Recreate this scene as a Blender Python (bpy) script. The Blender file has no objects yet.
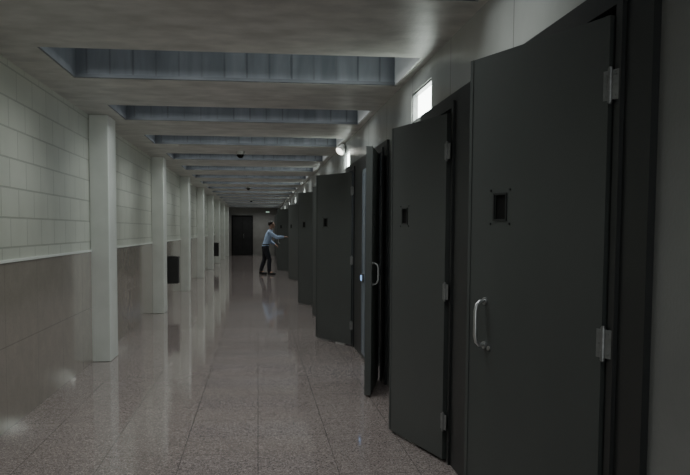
import bpy, bmesh, math, random
from mathutils import Vector, Matrix
random.seed(4)
scene = bpy.context.scene
COL = scene.collection

# ---------------------------------------------------------------- materials
def new_mat(name):
    m = bpy.data.materials.new(name); m.use_nodes = True
    nt = m.node_tree
    b = nt.nodes["Principled BSDF"]
    return m, nt, b

def noise_mat(name, c1, c2, scale=6.0, rough=0.5, metal=0.0, bump=0.0, bscale=60, detail=6, spec=0.5, stretch=None, rvar=0.0):
    m, nt, b = new_mat(name)
    tc = nt.nodes.new("ShaderNodeTexCoord")
    mp = nt.nodes.new("ShaderNodeMapping")
    if stretch: mp.inputs["Scale"].default_value = stretch
    nt.links.new(tc.outputs["Object"], mp.inputs["Vector"])
    n = nt.nodes.new("ShaderNodeTexNoise"); n.inputs["Scale"].default_value = scale; n.inputs["Detail"].default_value = detail
    nt.links.new(mp.outputs[0], n.inputs["Vector"])
    r = nt.nodes.new("ShaderNodeValToRGB")
    r.color_ramp.elements[0].position = 0.32; r.color_ramp.elements[1].position = 0.68
    r.color_ramp.elements[0].color = (*c1, 1); r.color_ramp.elements[1].color = (*c2, 1)
    nt.links.new(n.outputs["Fac"], r.inputs[0]); nt.links.new(r.outputs[0], b.inputs["Base Color"])
    b.inputs["Roughness"].default_value = rough; b.inputs["Metallic"].default_value = metal
    b.inputs["Specular IOR Level"].default_value = spec
    if rvar:
        mr = nt.nodes.new("ShaderNodeMapRange")
        mr.inputs["To Min"].default_value = rough - rvar; mr.inputs["To Max"].default_value = rough + rvar
        nt.links.new(n.outputs["Fac"], mr.inputs["Value"]); nt.links.new(mr.outputs[0], b.inputs["Roughness"])
    if bump:
        n2 = nt.nodes.new("ShaderNodeTexNoise"); n2.inputs["Scale"].default_value = bscale; n2.inputs["Detail"].default_value = 6
        nt.links.new(tc.outputs["Object"], n2.inputs["Vector"])
        bp = nt.nodes.new("ShaderNodeBump"); bp.inputs["Strength"].default_value = bump; bp.inputs["Distance"].default_value = 0.01
        nt.links.new(n2.outputs["Fac"], bp.inputs["Height"]); nt.links.new(bp.outputs[0], b.inputs["Normal"])
    return m

def grid_mat(name, ca, cb, cm, bw, bh, mortar, axes, offset=0.5, rough=0.4, bump=0.3, chips=None, spec=0.5, nvar=0.2, nscale=3.5, shift=(0,0)):
    m, nt, b = new_mat(name)
    tc = nt.nodes.new("ShaderNodeTexCoord")
    sp = nt.nodes.new("ShaderNodeSeparateXYZ"); cb_ = nt.nodes.new("ShaderNodeCombineXYZ")
    nt.links.new(tc.outputs["Object"], sp.inputs[0])
    ad = nt.nodes.new("ShaderNodeVectorMath"); ad.operation='ADD'; ad.inputs[1].default_value=(shift[0],shift[1],0)
    nt.links.new(sp.outputs[axes[0]], cb_.inputs[0]); nt.links.new(sp.outputs[axes[1]], cb_.inputs[1])
    nt.links.new(cb_.outputs[0], ad.inputs[0])
    br = nt.nodes.new("ShaderNodeTexBrick")
    br.offset = offset; br.inputs["Scale"].default_value = 1
    br.inputs["Brick Width"].default_value = bw; br.inputs["Row Height"].default_value = bh
    br.inputs["Mortar Size"].default_value = mortar; br.inputs["Mortar Smooth"].default_value = 0.2
    br.inputs["Color1"].default_value = (1,1,1,1); br.inputs["Color2"].default_value = (*[q/p for p,q in zip(ca,cb)],1); br.inputs["Mortar"].default_value = (*[q/p for p,q in zip(ca,cm)],1)
    nt.links.new(ad.outputs[0], br.inputs["Vector"])
    n = nt.nodes.new("ShaderNodeTexNoise"); n.inputs["Scale"].default_value = nscale; n.inputs["Detail"].default_value = 9
    nt.links.new(tc.outputs["Object"], n.inputs["Vector"])
    mr = nt.nodes.new("ShaderNodeMapRange"); mr.inputs["From Min"].default_value=.25; mr.inputs["From Max"].default_value=.75
    mr.inputs["To Min"].default_value = 1-nvar; mr.inputs["To Max"].default_value = 1+nvar
    nt.links.new(n.outputs["Fac"], mr.inputs["Value"])
    mul = nt.nodes.new("ShaderNodeVectorMath"); mul.operation = 'MULTIPLY'
    mul.inputs[0].default_value = ca; nt.links.new(mr.outputs[0], mul.inputs[1])
    last = mul.outputs[0]
    if chips:
        for (sc, lo, hi, col, fac) in chips:
            v = nt.nodes.new("ShaderNodeTexVoronoi"); v.inputs["Scale"].default_value = sc
            nt.links.new(tc.outputs["Object"], v.inputs["Vector"])
            s2 = nt.nodes.new("ShaderNodeSeparateColor"); nt.links.new(v.outputs["Color"], s2.inputs[0])
            gt = nt.nodes.new("ShaderNodeMapRange"); gt.inputs["From Min"].default_value = lo; gt.inputs["From Max"].default_value = hi
            gt.inputs["To Max"].default_value = fac
            nt.links.new(s2.outputs[0], gt.inputs["Value"])
            mx = nt.nodes.new("ShaderNodeMix"); mx.data_type = 'RGBA'
            nt.links.new(gt.outputs[0], mx.inputs[0]); nt.links.new(last, mx.inputs[6]); mx.inputs[7].default_value = (*col, 1)
            last = mx.outputs[2]
    m2 = nt.nodes.new("ShaderNodeVectorMath"); m2.operation='MULTIPLY'
    nt.links.new(last, m2.inputs[0]); nt.links.new(br.outputs["Color"], m2.inputs[1])
    nt.links.new(m2.outputs[0], b.inputs["Base Color"])
    b.inputs["Roughness"].default_value = rough; b.inputs["Specular IOR Level"].default_value = spec
    if bump:
        bp = nt.nodes.new("ShaderNodeBump"); bp.inputs["Strength"].default_value = bump; bp.inputs["Distance"].default_value = 0.006
        bp.invert = True
        nt.links.new(br.outputs["Fac"], bp.inputs["Height"]); nt.links.new(bp.outputs[0], b.inputs["Normal"])
    return m

def emit_mat(name, col, s):
    m, nt, b = new_mat(name)
    n = nt.nodes.new("ShaderNodeTexNoise"); n.inputs["Scale"].default_value = 2.0
    r = nt.nodes.new("ShaderNodeValToRGB")
    r.color_ramp.elements[0].color = (*[c*0.9 for c in col], 1); r.color_ramp.elements[1].color = (*col, 1)
    nt.links.new(n.outputs["Fac"], r.inputs[0]); nt.links.new(r.outputs[0], b.inputs["Emission Color"])
    b.inputs["Base Color"].default_value = (*col, 1)
    b.inputs["Emission Strength"].default_value = s
    return m

M_block = grid_mat("painted_block", (.55,.57,.50), (.525,.545,.478), (.37,.385,.335), 0.45, 0.225, 0.0075, (1,2), rough=0.34, bump=0.5, nvar=.07, nscale=2.5)
M_tile = grid_mat("polished_stone_panel", (.32,.29,.25), (.305,.276,.238), (.22,.20,.172), 0.9, 0.62, 0.004, (1,2), offset=0.0, rough=0.115, bump=0.1,
                  chips=[(60,.65,.9,(.26,.236,.203),.3)], nvar=.08, spec=.95, nscale=6)
M_floor = grid_mat("terrazzo", (.265,.222,.210), (.255,.214,.203), (.155,.13,.122), 0.5, 0.5, 0.004, (0,1), offset=0.0, rough=0.065, bump=0.012,
                   chips=[(120,.62,.8,(.55,.48,.455),.6),(160,.68,.83,(.07,.056,.053),.7)], nvar=.06, spec=.7)
M_ceil = noise_mat("ceiling_concrete", (.42,.42,.395), (.63,.625,.59), 4.5, 0.42, bump=0.2, bscale=30, stretch=(0.9,1.2,1), detail=14)
M_wallr = grid_mat("painted_concrete", (.50,.52,.495), (.48,.50,.475), (.30,.31,.29), 1.35, 4.0, 0.007, (1,2), offset=0.0, rough=0.24, bump=0.2, nvar=.08)
M_walld = noise_mat("dark_grey_concrete", (.18,.185,.18), (.22,.225,.218), 2.0, 0.4, bump=0.08)  # near stretch, darker than the rest of the right wall
M_pillar = noise_mat("pillar_paint", (.70,.73,.68), (.78,.81,.76), 3.0, 0.3, bump=0.05)
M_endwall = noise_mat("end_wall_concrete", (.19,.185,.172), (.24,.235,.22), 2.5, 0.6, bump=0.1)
M_door = noise_mat("door_dark_paint", (.057,.063,.061), (.066,.073,.070), 2.2, 0.45, bump=0.04, bscale=140, rvar=0.04)
M_frame = noise_mat("frame_dark_paint", (.015,.0165,.0165), (.020,.022,.022), 3.0, 0.45)
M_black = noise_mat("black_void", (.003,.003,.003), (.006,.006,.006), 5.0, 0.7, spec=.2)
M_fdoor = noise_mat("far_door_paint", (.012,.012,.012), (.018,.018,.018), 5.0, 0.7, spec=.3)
M_steel = noise_mat("steel", (.45,.46,.46), (.6,.61,.61), 12.0, 0.32, metal=0.85)
M_galv = noise_mat("hinge_steel", (.17,.176,.176), (.26,.266,.266), 20.0, 0.35, metal=0.5)
M_lit_strip = noise_mat("bluish_light_tone", (.16,.19,.22), (.20,.235,.27), 4.0, 0.35)  # bluish light on the cladding put into the colour
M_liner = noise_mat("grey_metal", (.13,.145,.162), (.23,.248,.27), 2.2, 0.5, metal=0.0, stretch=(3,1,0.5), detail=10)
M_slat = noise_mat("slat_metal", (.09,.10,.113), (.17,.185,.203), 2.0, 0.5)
M_liner_lit = noise_mat("lit_side_liner", (.80,.82,.81), (.87,.89,.88), 3.0, 0.5)  # bright grazing light put into the lining colour
M_sky = emit_mat("skylight_diffuser", (.88,.94,1.0), 0.28)
M_win = emit_mat("window_daylight", (.86,.95,.88), 12.0)
M_lamp = emit_mat("lamp_lens", (1.0,.98,.9), 3.0)
M_green = emit_mat("emergency_lens", (.75,1.0,.85), .3)
M_blue = emit_mat("blue_indicator", (.3,.55,1.0), 1.0)
M_white = noise_mat("white_plastic", (.5,.5,.48), (.6,.6,.58), 4.0, 0.4)
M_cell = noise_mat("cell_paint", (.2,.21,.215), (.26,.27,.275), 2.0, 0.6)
M_bin = noise_mat("bin_plastic", (.018,.018,.018), (.028,.028,.028), 5.0, 0.5)
M_skin = noise_mat("skin", (.38,.22,.16), (.45,.28,.20), 8.0, 0.5)
M_shirt = noise_mat("pale_blue_cotton", (.34,.45,.63), (.40,.52,.71), 10.0, 0.8)
M_trs = noise_mat("navy_cloth", (.010,.011,.018), (.016,.017,.026), 10.0, 0.8)
M_shoe = noise_mat("black_leather", (.008,.008,.008), (.014,.013,.012), 8.0, 0.35)
M_hair = noise_mat("dark_hair", (.012,.009,.007), (.03,.022,.016), 40.0, 0.6)

# ---------------------------------------------------------------- mesh helpers
def bm_box(bm, x0,x1,y0,y1,z0,z1, mi=0, bevel=0.0):
    r = bmesh.ops.create_cube(bm, size=1.0)
    vs = r['verts']
    for v in vs:
        v.co = Vector(((x0+x1)/2 + v.co.x*(x1-x0), (y0+y1)/2 + v.co.y*(y1-y0), (z0+z1)/2 + v.co.z*(z1-z0)))
    fs = set()
    for v in vs:
        for f in v.link_faces: fs.add(f)
    for f in fs: f.material_index = mi
    if bevel:
        es = set()
        for v in vs:
            for e in v.link_edges: es.add(e)
        bmesh.ops.bevel(bm, geom=list(es), offset=bevel, segments=2, affect='EDGES', profile=0.5)

def bm_cyl(bm, p0, p1, r0, r1=None, seg=16, mi=0):
    if r1 is None: r1 = r0
    p0 = Vector(p0); p1 = Vector(p1); d = p1-p0
    q = d.to_track_quat('Z','Y').to_matrix().to_4x4()
    mat = Matrix.Translation((p0+p1)/2) @ q
    r = bmesh.ops.create_cone(bm, cap_ends=True, segments=seg, radius1=r0, radius2=r1, depth=d.length, matrix=mat)
    fs=set()
    for v in r['verts']:
        for f in v.link_faces: fs.add(f)
    for f in fs: f.material_index = mi

def bm_ell(bm, c, s, rot=None, mi=0, seg=20):
    m = Matrix.Translation(Vector(c))
    if rot: m = m @ rot
    m = m @ Matrix.Diagonal((*s,1))
    r = bmesh.ops.create_uvsphere(bm, u_segments=seg, v_segments=seg*2//3, radius=1.0, matrix=m)
    fs=set()
    for v in r['verts']:
        for f in v.link_faces: fs.add(f)
    for f in fs: f.material_index = mi; f.smooth = True

def bm_tube(bm, pts, r, seg=10, mi=0):
    pts = [Vector(p) for p in pts]; rings = []
    for i,p in enumerate(pts):
        a = pts[max(i-1,0)]; c = pts[min(i+1,len(pts)-1)]
        q = (c-a).to_track_quat('Z','Y')
        rings.append([bm.verts.new(p + q @ Vector((r*math.cos(2*math.pi*k/seg), r*math.sin(2*math.pi*k/seg),0))) for k in range(seg)])
    for i in range(len(rings)-1):
        A, B = rings[i], rings[i+1]
        best = min(range(seg), key=lambda s: sum((A[k].co-B[(k+s)%seg].co).length for k in range(seg)))
        rings[i+1] = [B[(k+best)%seg] for k in range(seg)]
        B = rings[i+1]
        for k in range(seg):
            f = bm.faces.new((A[k],A[(k+1)%seg],B[(k+1)%seg],B[k])); f.smooth=True; f.material_index=mi
    bm.faces.new(list(reversed(rings[0]))); bm.faces.new(rings[-1])
    bmesh.ops.recalc_face_normals(bm, faces=bm.faces[:])

def mk(name, bm, mats, loc=(0,0,0), parent=None, smooth=False):
    me = bpy.data.meshes.new(name); bm.to_mesh(me); bm.free()
    if not isinstance(mats,(list,tuple)): mats=[mats]
    for m in mats: me.materials.append(m)
    if smooth:
        for p in me.polygons: p.use_smooth=True
    o = bpy.data.objects.new(name, me); COL.objects.link(o)
    o.location = loc
    if parent: o.parent = parent
    return o

def box(name, b, mat, bevel=0.0, **k):
    bm = bmesh.new(); bm_box(bm,*b,bevel=bevel); return mk(name,bm,mat,**k)

def struct(o, label=None, cat=None):
    o["kind"]="structure"
    if label: o["label"]=label
    if cat: o["category"]=cat
    return o

def thing(o, label, cat, group=None):
    o["label"]=label; o["category"]=cat
    if group: o["group"]=group
    return o

def copy_thing(src, loc, rotz=None, skip=()):
    n = src.copy(); COL.objects.link(n); n.location = loc
    if rotz is not None: n.rotation_euler = (0,0,rotz)
    for c in src.children:
        if c.name.split('.')[0] in skip: continue
        cc = c.copy(); COL.objects.link(cc); cc.parent = n
        for d in c.children:
            dd = d.copy(); COL.objects.link(dd); dd.parent = cc
    return n

# ---------------------------------------------------------------- room
Y0, Y1 = -7.0, 48.2
XL, XR = -1.86, 1.25
ZC = 2.752
P = 5.4
struct(box("floor", (-2.1, 3.4, Y0, Y1+.2, -0.1, 0.0), M_floor), "speckled pinkish grey terrazzo tile floor, polished", "floor")
struct(box("wall_left", (-2.06, XL, Y0, Y1, 1.26, 3.3), M_block), "pale painted blockwork upper wall", "wall")
struct(box("wall_left_lower", (-2.06, XL+.012, Y0, Y1, 0.0, 1.24), M_tile), "polished beige stone wall panelling", "wall")
struct(box("trim_1", (-2.06, XL+.02, Y0, Y1, 1.24, 1.26), M_pillar), "pale strip capping the stone panelling", "trim")
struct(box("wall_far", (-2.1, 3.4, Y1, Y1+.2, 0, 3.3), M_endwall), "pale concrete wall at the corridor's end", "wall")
# unseen back wall, its opening made for an added fill light
bm=bmesh.new()
bm_box(bm,-2.1,-1.5,Y0-.2,Y0,0,3.3); bm_box(bm,.95,1.45,Y0-.2,Y0,0,3.3); bm_box(bm,-1.5,.95,Y0-.2,Y0,0,.3); bm_box(bm,-1.5,.95,Y0-.2,Y0,2.7,3.3)
struct(mk("wall_back",bm,M_wallr), "painted concrete end wall", "wall")

# wells
WX0, WX1 = -1.53, 1.2
wells = [0.65+2.7*i for i in range(-2,18)]
WL = 1.2
bm = bmesh.new()
yy = Y0
for w in wells:
    bm_box(bm, WX0, WX1, yy, w, ZC, 3.3); yy = w+WL
bm_box(bm, WX0, WX1, yy, Y1, ZC, 3.3)
bm_box(bm, -2.06, WX0, Y0, Y1, ZC, 3.3)
bm_box(bm, WX1, 1.45, Y0, Y1, ZC, 3.3)
struct(mk("ceiling", bm, M_ceil), "rough concrete ceiling with cross openings for skylights", "ceiling")

def skylight():
    e = bpy.data.objects.new("skylight", None); COL.objects.link(e)
    t=.02
    for a,b in ((WL-t,WL),(0,t)):
        bm=bmesh.new(); bm_box(bm, WX0, WX1, a, b, 0.004, 0.48); mk("lining", bm, M_liner, parent=e)
    bm=bmesh.new()
    x=WX0+.10
    while x < WX1-.1:
        bm_box(bm, x, x+.016, WL-t-.004, WL-t, 0.03, 0.47); x+=.19
    bm_box(bm, WX0+.02, WX1-.02, WL-t-.02, WL-t, 0.004, 0.03)
    mk("slats", bm, M_slat, parent=e)
    for a,b,mm in ((WX0,WX0+t,M_liner),(WX1-t,WX1,M_liner_lit)):  # right side coloured paler for the light that grazes it
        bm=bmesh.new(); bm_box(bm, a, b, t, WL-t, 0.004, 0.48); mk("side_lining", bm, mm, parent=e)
    bm=bmesh.new(); bm_box(bm, WX0, WX1, 0, WL, 0.485, 0.50)
    mk("diffuser", bm, M_sky, parent=e)
    return e
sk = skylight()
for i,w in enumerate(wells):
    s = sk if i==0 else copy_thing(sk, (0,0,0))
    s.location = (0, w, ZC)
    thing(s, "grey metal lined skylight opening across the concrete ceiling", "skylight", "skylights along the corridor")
    ld = bpy.data.lights.new("skylight_daylight",'AREA'); ld.shape='RECTANGLE'; ld.size=2.5; ld.size_y=1.0
    ld.energy = 9 if w<2.5 else (19 if w<30 else 15); ld.color=(.96,1.0,.985); ld.spread=math.radians(126)
    lo = bpy.data.objects.new("skylight_daylight", ld); COL.objects.link(lo); lo.location=((WX0+WX1)/2, w+WL/2, ZC+.14)

ld = bpy.data.lights.new("back_fill_light",'AREA'); ld.shape='RECTANGLE'; ld.size=2.4; ld.size_y=2.3; ld.energy=68; ld.color=(.95,1.0,.99)  # added fill from behind the camera for doors, pillars and ceiling
lo = bpy.data.objects.new("back_fill_light", ld); COL.objects.link(lo); lo.location=(-.27,Y0+.02,1.5); lo.rotation_euler=(math.radians(90),0,0)
for y,en in ((8.6,16),(11.1,16),(14.0,10),(16.5,10),(19.4,8),(21.8,8)):
    ld = bpy.data.lights.new("cell_daylight",'AREA'); ld.shape='RECTANGLE'; ld.size=.8; ld.size_y=.8; ld.energy=en; ld.color=(.75,.87,1.0)
    lo = bpy.data.objects.new("cell_daylight", ld); COL.objects.link(lo); lo.location=(3.15,y,1.9); lo.rotation_euler=(0,math.radians(90),0)

# right wall
struct(box("wall_right_lower",(XR,1.42,Y0,2.52,0,2.366),M_walld),"dark grey wall beside the first cell door","wall")
bm=bmesh.new()
K=9
for k in range(K):
    s=6.27+P*k; e=min(7.92+P*k, Y1)
    if s<Y1: bm_box(bm, XR,1.42,s,e,0,2.366)
WZ0,WH=2.372,.235
bm_box(bm, XR,1.42,Y0,Y1,2.366,WZ0)
bm_box(bm, XR,1.42,Y0,Y1,WZ0+WH,ZC)
prev=Y0
for k in range(-1,8):
    s=6.0+P*k; e=s+.78
    bm_box(bm, XR,1.42,prev,s,WZ0,WZ0+WH); prev=e
bm_box(bm, XR,1.42,prev,Y1,WZ0,WZ0+WH)
struct(mk("wall_right", bm, M_wallr), "painted concrete wall above and between the cell doors", "wall")
for i,k in enumerate(range(-1,8)):
    s=6.0+P*k; e=s+.78
    w=bpy.data.objects.new("window_%d"%(i+1),None); COL.objects.link(w); w.location=(XR,s,WZ0)
    struct(w,"narrow high window glowing with daylight","window")
    bm=bmesh.new(); L=.78; H=WH
    for b in [(.01,.1,0,L,0,.015),(.01,.1,0,L,H-.015,H),(.01,.1,0,.02,.015,H-.015),(.01,.1,L-.02,L,.015,H-.015)]: bm_box(bm,*b)
    mk("window_frame",bm,M_galv,parent=w)
    mk_=bmesh.new(); bm_box(mk_,.05,.06,.02,L-.02,.015,H-.015); mk("window_pane",mk_,M_win,parent=w)

n=2
for k in range(K):
    A=2.77+P*k; B=5.19+P*k; S=A-.25; E=min(B+1.08,Y1)
    if S>Y1: break
    bm=bmesh.new(); f0,f1=1.225,1.42; ow=.89
    cols=[(S,A),(A+ow,min(B,Y1))]
    heads=[(A,A+ow)]
    if B+ow<Y1: cols.append((B+ow,E)); heads.append((B,B+ow))
    for a,b in cols:
        if b>a: bm_box(bm,f0,f1,a,b,0,2.366)
    for a,b in heads:
        bm_box(bm,f0,f1,a,b,2.27,2.366)
        bm_box(bm,f0-.015,f0,b+.0,b+.05,0,2.31)
        bm_box(bm,f0-.015,f0,a-.055,b,2.27,2.31)
        bm_box(bm,f0-.015,f0,a-.055,a-.005,0,2.27)
        bm_box(bm,f0+.06,f0+.1,a,a+.02,0,2.27); bm_box(bm,f0+.06,f0+.1,b-.02,b,0,2.27)
    struct(mk("trim_%d"%n,bm,M_frame),"dark grey steel door surround","door frame"); n+=1
for k in (1,2,3):  # added panels standing in for a strip of bluish light
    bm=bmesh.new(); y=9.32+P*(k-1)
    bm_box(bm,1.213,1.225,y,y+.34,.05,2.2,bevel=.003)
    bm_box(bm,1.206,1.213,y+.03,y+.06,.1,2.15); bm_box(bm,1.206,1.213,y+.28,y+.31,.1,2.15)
    struct(mk("trim_%d"%n,bm,M_lit_strip),"added blue-grey panel with bluish light in its colour between surrounds","panel"); n+=1

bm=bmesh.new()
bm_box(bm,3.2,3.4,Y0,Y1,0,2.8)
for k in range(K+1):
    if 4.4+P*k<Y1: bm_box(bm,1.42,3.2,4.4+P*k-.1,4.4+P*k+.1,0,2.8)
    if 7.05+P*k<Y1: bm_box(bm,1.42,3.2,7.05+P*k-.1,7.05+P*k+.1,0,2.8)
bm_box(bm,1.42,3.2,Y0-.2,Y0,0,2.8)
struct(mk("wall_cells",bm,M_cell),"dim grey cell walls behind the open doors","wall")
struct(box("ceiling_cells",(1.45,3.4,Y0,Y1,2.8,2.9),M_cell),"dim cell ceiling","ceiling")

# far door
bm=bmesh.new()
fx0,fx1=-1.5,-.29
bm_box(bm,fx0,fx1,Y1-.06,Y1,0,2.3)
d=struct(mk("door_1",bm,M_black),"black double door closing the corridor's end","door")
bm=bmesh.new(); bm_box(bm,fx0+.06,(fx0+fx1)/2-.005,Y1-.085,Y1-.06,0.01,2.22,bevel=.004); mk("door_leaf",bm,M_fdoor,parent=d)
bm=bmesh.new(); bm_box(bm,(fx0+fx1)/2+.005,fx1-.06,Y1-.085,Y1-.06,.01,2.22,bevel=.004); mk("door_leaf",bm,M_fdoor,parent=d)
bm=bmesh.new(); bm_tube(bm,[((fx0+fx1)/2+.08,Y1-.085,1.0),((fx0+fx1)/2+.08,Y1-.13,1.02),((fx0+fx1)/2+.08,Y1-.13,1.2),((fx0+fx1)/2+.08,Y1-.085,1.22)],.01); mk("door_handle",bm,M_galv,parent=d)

# ---------------------------------------------------------------- pillars
def pillar_mesh():
    bm=bmesh.new(); bm_box(bm,XL-.0,XL+.21,0,.50,0,ZC,bevel=.01); return bm
base=mk("pillar",pillar_mesh(),M_pillar,loc=(0,9.5,0))
for i in range(-1,8):
    o = base if i==0 else base.copy()
    if i!=0: COL.objects.link(o)
    y=9.5+P*i
    if i==7: y=47.2
    o.location=(.0005,y,0)
    thing(o,"pale painted square pillar standing against the panelled wall","pillar","pillars along the corridor")

# ---------------------------------------------------------------- cell doors
LW=.88; TH=.05
def make_door():
    e=bpy.data.objects.new("cell_door",None); COL.objects.link(e)
    DT=2.238
    bm=bmesh.new()
    hy,hz,hw,hh=LW*.73,1.6,.080,.100
    x0,x1=0,TH
    bm_box(bm,x0,x1,.012,LW,.02,hz-hh/2)
    bm_box(bm,x0,x1,.012,LW,hz+hh/2,DT)
    bm_box(bm,x0,x1,.012,hy-hw/2,hz-hh/2,hz+hh/2)
    bm_box(bm,x0,x1,hy+hw/2,LW,hz-hh/2,hz+hh/2)
    for a,b in [(-.003,0),(TH,TH+.003)]:
        bm_box(bm,a,b,.012,.04,.02,DT); bm_box(bm,a,b,LW-.022,LW,.02,DT)
    mk("leaf",bm,M_door,parent=e)
    bm=bmesh.new()
    fw=.008
    for a_,b_,xs,xb in [(-.004,0,-.004,0),(TH,TH+.004,TH+.004,TH)]:
        a,b,c,d_=hy-hw/2-fw,hy+hw/2+fw,hz-hh/2-fw,hz+hh/2+fw
        bm_box(bm,a_,b_,a,b,c,c+fw); bm_box(bm,a_,b_,a,b,d_-fw,d_)
        bm_box(bm,a_,b_,a,a+fw,c+fw,d_-fw); bm_box(bm,a_,b_,b-fw,b,c+fw,d_-fw)
        for yy in (a-.02,b+.02):
            for zz in (c-.012,d_+.012):
                bm_cyl(bm,(xb,yy,zz),(xs,yy,zz),.005,seg=10)
    h=mk("inspection_hatch",bm,M_frame,parent=e)
    bm=bmesh.new(); bm_box(bm,.007,TH-.007,hy-hw/2,hy+hw/2,hz-hh/2,hz+hh/2)
    mk("hatch_pane",bm,M_black,parent=h)
    bm=bmesh.new(); x=0; s=-1; y=LW-.14
    za,zb=1.01,1.20
    pts=[(x,y,za),(x+s*.026,y,za+.002),(x+s*.041,y,za+.014),(x+s*.048,y,za+.042),(x+s*.048,y,zb-.042),(x+s*.041,y,zb-.014),(x+s*.026,y,zb-.002),(x,y,zb)]
    bm_tube(bm,pts,.0085,seg=12)
    for zz in (za,zb):
        bm_cyl(bm,(x,y,zz),(x+s*.006,y,zz),.016,seg=20)
    bm_cyl(bm,(x,y-.035,za-.01),(x+s*.005,y-.035,za-.01),.01,seg=16)
    mk("pull_handle",bm,M_steel,parent=e)
    for hzz in (.27,1.11,2.0):
        bm=bmesh.new()
        bm_box(bm,-.0065,-.003,.008,.034,hzz-.05,hzz+.05,bevel=.001)
        bm_box(bm,-.0065,-.003,-.042,-.008,hzz-.05,hzz+.05,bevel=.001)
        for q in range(3):
            bm_cyl(bm,(-.006,0,hzz-.058+q*.0392),(-.006,0,hzz-.058+q*.0392+.036),.009,seg=16)
        bm_cyl(bm,(-.006,0,hzz-.062),(-.006,0,hzz+.062),.0065,seg=16)
        for zz in (-.035,0,.035):
            bm_cyl(bm,(-.0065,.022,hzz+zz),(-.0085,.022,hzz+zz),.0035,seg=8)
            bm_cyl(bm,(-.0065,-.026,hzz+zz),(-.0085,-.026,hzz+zz),.0035,seg=8)
        mk("hinge",bm,M_galv,parent=e)
    return e
angles={0:18.3,1:14.4,2:167,3:27.5,4:17,5:26.5,6:14,7:8,8:19,9:9,10:35,11:14,12:24,13:12,14:22,15:14,16:18}
src=make_door()
labels={0:"dark grey steel cell door ajar with hatch and pull handle",
        2:"dark grey steel cell door swung fully back beside its frame"}
handled={0,2,6,10}
for i in range(17):
    y = (2.77 if i%2==0 else 5.19) + P*(i//2)
    if y+1>Y1: break
    o = src if i==0 else copy_thing(src,(0,0,0),skip=() if i in handled else ("pull_handle",))
    hx = {0:1.203,1:1.192,2:1.20}.get(i,1.20)
    o.location=(hx,y,0); o.rotation_euler=(0,0,math.radians(angles[i]))
    lab=labels.get(i,"dark grey steel cell door standing part open on its hinges" if angles[i]>21 else "dark grey steel cell door slightly ajar on its hinges")
    thing(o,lab,"door","cell doors along the corridor")

# ---------------------------------------------------------------- wall bins
def make_bin():
    e=bpy.data.objects.new("wall_bin",None); COL.objects.link(e)
    bm=bmesh.new()
    w,h,t=.32,.5,.28
    bm_box(bm,0,t,0,w,0,h,bevel=.012)
    mk("body",bm,M_bin,parent=e)
    bm=bmesh.new(); bm_box(bm,-.0,t+.006,-.006,w+.006,h,h+.03,bevel=.006); bm_box(bm,.06,t-.05,.05,w-.05,h+.03,h+.04,bevel=.003)
    mk("lid",bm,M_bin,parent=e)
    return e
b=make_bin(); b.location=(XL+.013,16.6,.42)
thing(b,"dark plastic rubbish bin fixed to the stone panelling","bin","wall bins")
b2=copy_thing(b,(XL+.013,33.5,.42)); thing(b2,"dark plastic rubbish bin fixed to the stone panelling","bin","wall bins")

# ---------------------------------------------------------------- dome cameras on ceiling
def make_dome():
    e=bpy.data.objects.new("security_camera",None); COL.objects.link(e)
    bm=bmesh.new(); bm_cyl(bm,(0,0,0),(0,0,-.05),.075,.07,24); mk("housing",bm,M_white,parent=e)
    bm=bmesh.new(); bm_ell(bm,(0,0,-.05),(.058,.058,.06)); mk("dome",bm,M_black,parent=e)
    return e
dm=make_dome(); dm.location=(-.28,13.6,ZC)
thing(dm,"small dark dome security camera on the concrete ceiling","security camera","ceiling cameras")
for y in (24.6,35.2):
    c=copy_thing(dm,(-.28,y,ZC)); thing(c,"small dark dome security camera on the concrete ceiling","security camera","ceiling cameras")

# wall spotlight
e=bpy.data.objects.new("wall_spotlight",None); COL.objects.link(e); e.location=(XR,11.9,2.64)
thing(e,"small rounded bright spotlight on a bracket above cell doors","wall light")
bm=bmesh.new(); bm_box(bm,-.015,0,-.05,.05,-.05,.05,bevel=.003); bm_tube(bm,[(-.01,0,0),(-.05,0,.03),(-.09,-.0,.03)],.012); mk("bracket",bm,M_galv,parent=e)
ax=Vector((-.55,-.35,-.55)).normalized(); c0=Vector((-.04,.02,.03))
bm=bmesh.new(); bm_cyl(bm,c0-ax*.03,c0+ax*.08,.045,.075,24); bm_cyl(bm,c0-ax*.05,c0-ax*.03,.025,.045,24); mk("lamp_housing",bm,M_white,parent=e)
bm=bmesh.new(); bm_ell(bm,c0+ax*.078,(.06,.06,.025),ax.to_track_quat('Z','Y').to_matrix().to_4x4()); mk("lamp_lens",bm,M_lamp,parent=e)

# emergency light at far end
e=bpy.data.objects.new("emergency_light",None); COL.objects.link(e); e.location=(.55,Y1,2.5)
thing(e,"small dim pale green emergency light on the end wall","emergency light")
bm=bmesh.new(); bm_box(bm,-.13,.13,-.08,0,-.05,.05,bevel=.01); mk("housing",bm,M_white,parent=e)
bm=bmesh.new(); bm_box(bm,-.10,.10,-.09,-.08,-.035,.035); mk("lens",bm,M_green,parent=e)

# lock indicator on surround
e=bpy.data.objects.new("lock_indicator",None); COL.objects.link(e); e.location=(1.206,9.49,.95)
thing(e,"small pale blue lit lock plate on the dark door surround","lock")
bm=bmesh.new(); bm_box(bm,-.02,.007,-.06,.06,-.05,.05,bevel=.004); mk("plate",bm,M_galv,parent=e)
bm=bmesh.new(); bm_box(bm,-.026,-.02,-.045,.045,-.03,.03); mk("indicator_lens",bm,M_blue,parent=e)

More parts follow.
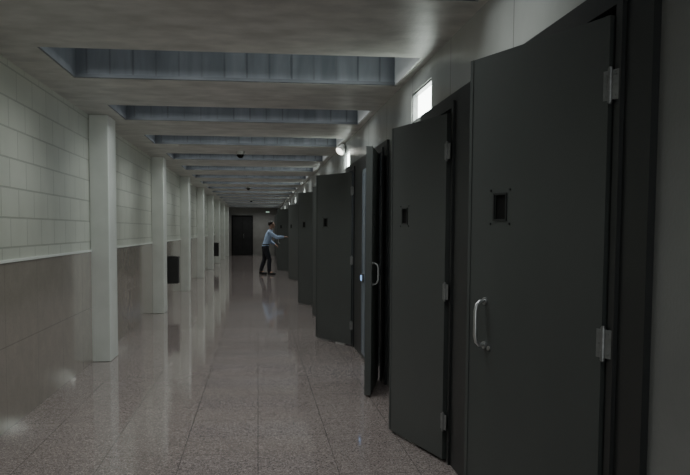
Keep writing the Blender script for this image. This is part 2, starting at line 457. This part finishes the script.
# ---------------------------------------------------------------- person
_tb=bmesh.new(); bmesh.ops.create_uvsphere(_tb,u_segments=14,v_segments=9,radius=1.0)
_SV=[v.co.copy() for v in _tb.verts]; _SF=[tuple(v.index for v in f.verts) for f in _tb.faces]; _tb.free()
def limbs(bm, chains):
    V=[];Fc=[]
    for ch in chains:
        for (a,ra),(b,rb) in zip(ch[:-1],ch[1:]):
            a=Vector(a); b=Vector(b)
            ra = ra if isinstance(ra,tuple) else (ra,ra); rb = rb if isinstance(rb,tuple) else (rb,rb)
            n=max(2,int((b-a).length/(min(ra+rb)*.25))+1)
            for i in range(n+1):
                t=i/n; t2=t*t*(3-2*t)*.5+t*.5
                w=ra[0]+(rb[0]-ra[0])*t2; d=ra[1]+(rb[1]-ra[1])*t2
                c=a.lerp(b,t); h=min(w,d); o0=len(V)
                V.extend([(c.x+q.x*d,c.y+q.y*w,c.z+q.z*h) for q in _SV])
                Fc.extend([tuple(k+o0 for k in f) for f in _SF])
    me=bpy.data.meshes.new("tmp"); me.from_pydata(V,[],Fc); bm.from_mesh(me); bpy.data.meshes.remove(me)

def remesh_bm(bm, name, vox, mats, parent, smooth_it=2):
    me=bpy.data.meshes.new(name); bm.to_mesh(me); bm.free()
    o=bpy.data.objects.new(name,me); COL.objects.link(o)
    r=o.modifiers.new("r",'REMESH'); r.mode='VOXEL'; r.voxel_size=vox
    if smooth_it:
        s=o.modifiers.new("s",'SMOOTH'); s.iterations=smooth_it; s.factor=.5
    dg=bpy.context.evaluated_depsgraph_get(); m2=bpy.data.meshes.new_from_object(o.evaluated_get(dg))
    bpy.data.objects.remove(o)
    b2=bmesh.new(); b2.from_mesh(m2); seen=set(); comps=[]
    for v in b2.verts:
        if v in seen: continue
        st=[v]; seen.add(v); comp=[]
        while st:
            q=st.pop(); comp.append(q)
            for e_ in q.link_edges:
                w_=e_.other_vert(q)
                if w_ not in seen: seen.add(w_); st.append(w_)
        comps.append(comp)
    comps.sort(key=len,reverse=True)
    for c in comps[1:]:
        bmesh.ops.delete(b2,geom=c,context='VERTS')
    b2.to_mesh(m2); b2.free()
    m2.materials.clear(); m2.materials.append(mats)
    for p in m2.polygons: p.use_smooth=True
    ob=bpy.data.objects.new(name,m2); COL.objects.link(ob); ob.parent=parent
    return ob

def build_person():
    e=bpy.data.objects.new("person",None); COL.objects.link(e)
    pel=(-.02,0,.93); sp1=(.03,0,1.10); ch=(.08,0,1.27); up=(.12,0,1.39); nk=(.15,0,1.48); hd=(.175,0,1.57)
    HX=.025
    shR=(.13,-.165,1.395); elR=(.36,-.22,1.235); wrR=(.61,-.17,1.262)
    shL=(.10,.165,1.395); elL=(.12,.24,1.12); wrL=(.30,.21,1.0)
    hpR=(-.01,-.085,.88); knR=(.12,-.095,.50); anR=(.11,-.105,.09); toR=(.27,-.115,.045)
    hpL=(-.03,.085,.88); knL=(-.05,.095,.50); anL=(-.18,.105,.11); toL=(-.04,.125,.045)
    bm=bmesh.new()
    limbs(bm,[[(pel,(.15,.105)),(sp1,(.135,.095)),(ch,(.155,.108)),(up,(.14,.085)),(nk,.056),(hd,.054)],
      [((.12,-.06,1.40),.065),(shR,.058),((.25,-.20,1.31),.048),(elR,.042),((.47,-.20,1.245),.040),(wrR,.028)],
      [((.12,.06,1.40),.065),(shL,.058),((.11,.21,1.26),.048),(elL,.042),((.2,.23,1.06),.040),(wrL,.028)],
      [(hpR,.092),((.05,-.09,.70),.078),(knR,.056),((.10,-.10,.36),.055),(anR,.038),(toR,.032)],
      [(hpL,.092),((-.04,.09,.70),.078),(knL,.056),((-.10,.10,.36),.055),(anL,.038),(toL,.032)]])
    rot=Matrix.Rotation(math.radians(14),4,'Y')
    bm_ell(bm,(.155+HX,0,1.665),(.098,.076,.105),rot)
    bm_ell(bm,(.185+HX,0,1.60),(.062,.055,.06))
    bm_ell(bm,(.243+HX,0,1.555),(.022,.024,.018))
    bm_cyl(bm,(.245+HX,0,1.68),(.277+HX,0,1.632),.009,.016,10)
    for s in (-1,1):
        bm_ell(bm,(.14+HX,s*.077,1.645),(.02,.01,.032))
        bm_ell(bm,(.232+HX,s*.032,1.69),(.018,.02,.009))
    bm_ell(bm,(.245+HX,0,1.597),(.014,.026,.008))
    def hand(w,d,up_,side,curl):
        d=Vector(d).normalized(); n=Vector(up_).normalized(); s=d.cross(n).normalized()*side; n=s.cross(d).normalized()*side
        w=Vector(w)
        R=Matrix((d,s,n)).transposed().to_4x4()
        bm_ell(bm,w+d*.012,(.035,.028,.02),R)
        bm_ell(bm,w+d*.055,(.055,.042,.017),R)
        for j,L in enumerate((.072,.08,.075,.058)):
            b0=w+d*(.078-.006*abs(j-1))+s*(.033-.022*j)
            a=curl*.6; p=b0; seg=L/3; pts=[b0-d*.02]
            for q in range(3):
                dd=d*math.cos(a)-n*math.sin(a); p=p+dd*seg*1.05; pts.append(p); a+=curl
            for q in range(3): bm_cyl(bm,pts[q],pts[q+1],.0095-.0006*q,.0092-.0006*q,10); bm_ell(bm,pts[q+1],(.0096-.0006*q,)*3,seg=10)
        t0=w+d*.025+s*.026; t1=t0+d*.03+s*.022-n*.01; t2=t1+d*.032+s*.004-n*.012
        bm_cyl(bm,t0,t1,.0125,.011,8); bm_cyl(bm,t1,t2,.011,.009,8); bm_ell(bm,t1,(.011,)*3,seg=8); bm_ell(bm,t2,(.009,)*3,seg=8)
    hand(wrR,(1,.12,.06),(0,-.1,1),-1,.35)
    hand(wrL,(.75,-.3,-.45),(.3,.2,1),1,.35)
    body=remesh_bm(bm,"body",.0045,M_skin,e,2)
    for s in (-1,1):
        bm=bmesh.new()
        bm_ell(bm,(.240+HX,s*.032,1.675),(.011,.012,.010),mi=0); bm_ell(bm,(.249+HX,s*.033,1.675),(.004,.006,.006),mi=1)
        mk("eye",bm,[M_white,M_black],parent=e)
    bm=bmesh.new()
    limbs(bm,[[((-.02,0,.95),(.168,.12)),(sp1,(.152,.112)),(ch,(.172,.122)),(up,(.155,.098)),((.145,0,1.452),(.078,.072))],
      [((.12,-.06,1.395),.078),(shR,.073),((.25,-.20,1.31),.064),(elR,.057),((.47,-.20,1.245),.052),((.57,-.18,1.257),.042)],
      [((.12,.06,1.395),.078),(shL,.073),((.11,.21,1.26),.064),(elL,.057),((.2,.23,1.06),.052),((.27,.216,1.02),.042)]])
    remesh_bm(bm,"shirt",.008,M_shirt,e,5)
    bm=bmesh.new()
    limbs(bm,[[((-.012,0,.965),(.165,.118)),((-.02,0,.90),(.175,.128))],
      [(hpR,.106),((.05,-.09,.70),.094),(knR,.074),((.105,-.10,.36),.073),((.11,-.105,.14),.066)],
      [(hpL,.106),((-.04,.09,.70),.094),(knL,.074),((-.10,.10,.36),.073),((-.165,.105,.16),.066)]])
    remesh_bm(bm,"trousers",.008,M_trs,e,5)
    bm=bmesh.new(); bm_cyl(bm,(0,0,.985),(0,0,1.02),1,1,32)
    for v in bm.verts: v.co.x=-.003+v.co.x*.126; v.co.y*=.168
    mk("belt",bm,M_shoe,parent=e)
    for (a,t) in ((anR,toR),(anL,toL)):
        bm=bmesh.new(); cy=(a[1]+t[1])/2
        bm_ell(bm,(a[0]+.0,a[1],.07),(.06,.042,.065)); bm_ell(bm,(a[0]+.10,cy,.045),(.11,.048,.042)); bm_ell(bm,(a[0]+.16,t[1],.035),(.065,.047,.033))
        bm_box(bm,a[0]-.05,a[0]+.2,cy-.04,cy+.04,.0,.022)
        remesh_bm(bm,"shoe",.007,M_shoe,e,2)
    bm=bmesh.new(); bm_ell(bm,(.143+HX,0,1.69),(.105,.084,.10),rot)
    bmesh.ops.bisect_plane(bm,geom=bm.verts[:]+bm.edges[:]+bm.faces[:],plane_co=(.19+HX,0,1.715),plane_no=(.75,0,-.66),clear_outer=True)
    bmesh.ops.bisect_plane(bm,geom=bm.verts[:]+bm.edges[:]+bm.faces[:],plane_co=(.1+HX,0,1.60),plane_no=(.3,0,-1),clear_outer=True)
    mk("hair",bm,M_hair,parent=e,smooth=True)
    return e
p=build_person(); p.location=(.265,27.75,0.0); p.rotation_euler=(0,0,math.radians(-2))
thing(p,"person in pale blue shirt and dark trousers reaching toward a door","person")

# ---------------------------------------------------------------- world & camera
w=bpy.data.worlds.new("world"); scene.world=w; w.use_nodes=True
w.node_tree.nodes["Background"].inputs[0].default_value=(.5,.6,.75,1); w.node_tree.nodes["Background"].inputs[1].default_value=.15

F=830.0
cam=bpy.data.cameras.new("camera"); co=bpy.data.objects.new("camera",cam); COL.objects.link(co)
cam.sensor_fit='HORIZONTAL'; cam.sensor_width=36.0; cam.lens=F/690*36.0
pitch=math.radians(4.0); yaw=math.radians(6.0); roll=math.radians(0.4)
cam.shift_y=(F*math.tan(pitch)-7.5)/690
cam.clip_start=.05; cam.clip_end=200
M=Matrix.Rotation(-yaw,4,'Z') @ Matrix.Rotation(math.pi/2-pitch,4,'X') @ Matrix.Rotation(roll,4,'Z')
co.matrix_world=Matrix.Translation((0,0,1.5)) @ M
scene.camera=co
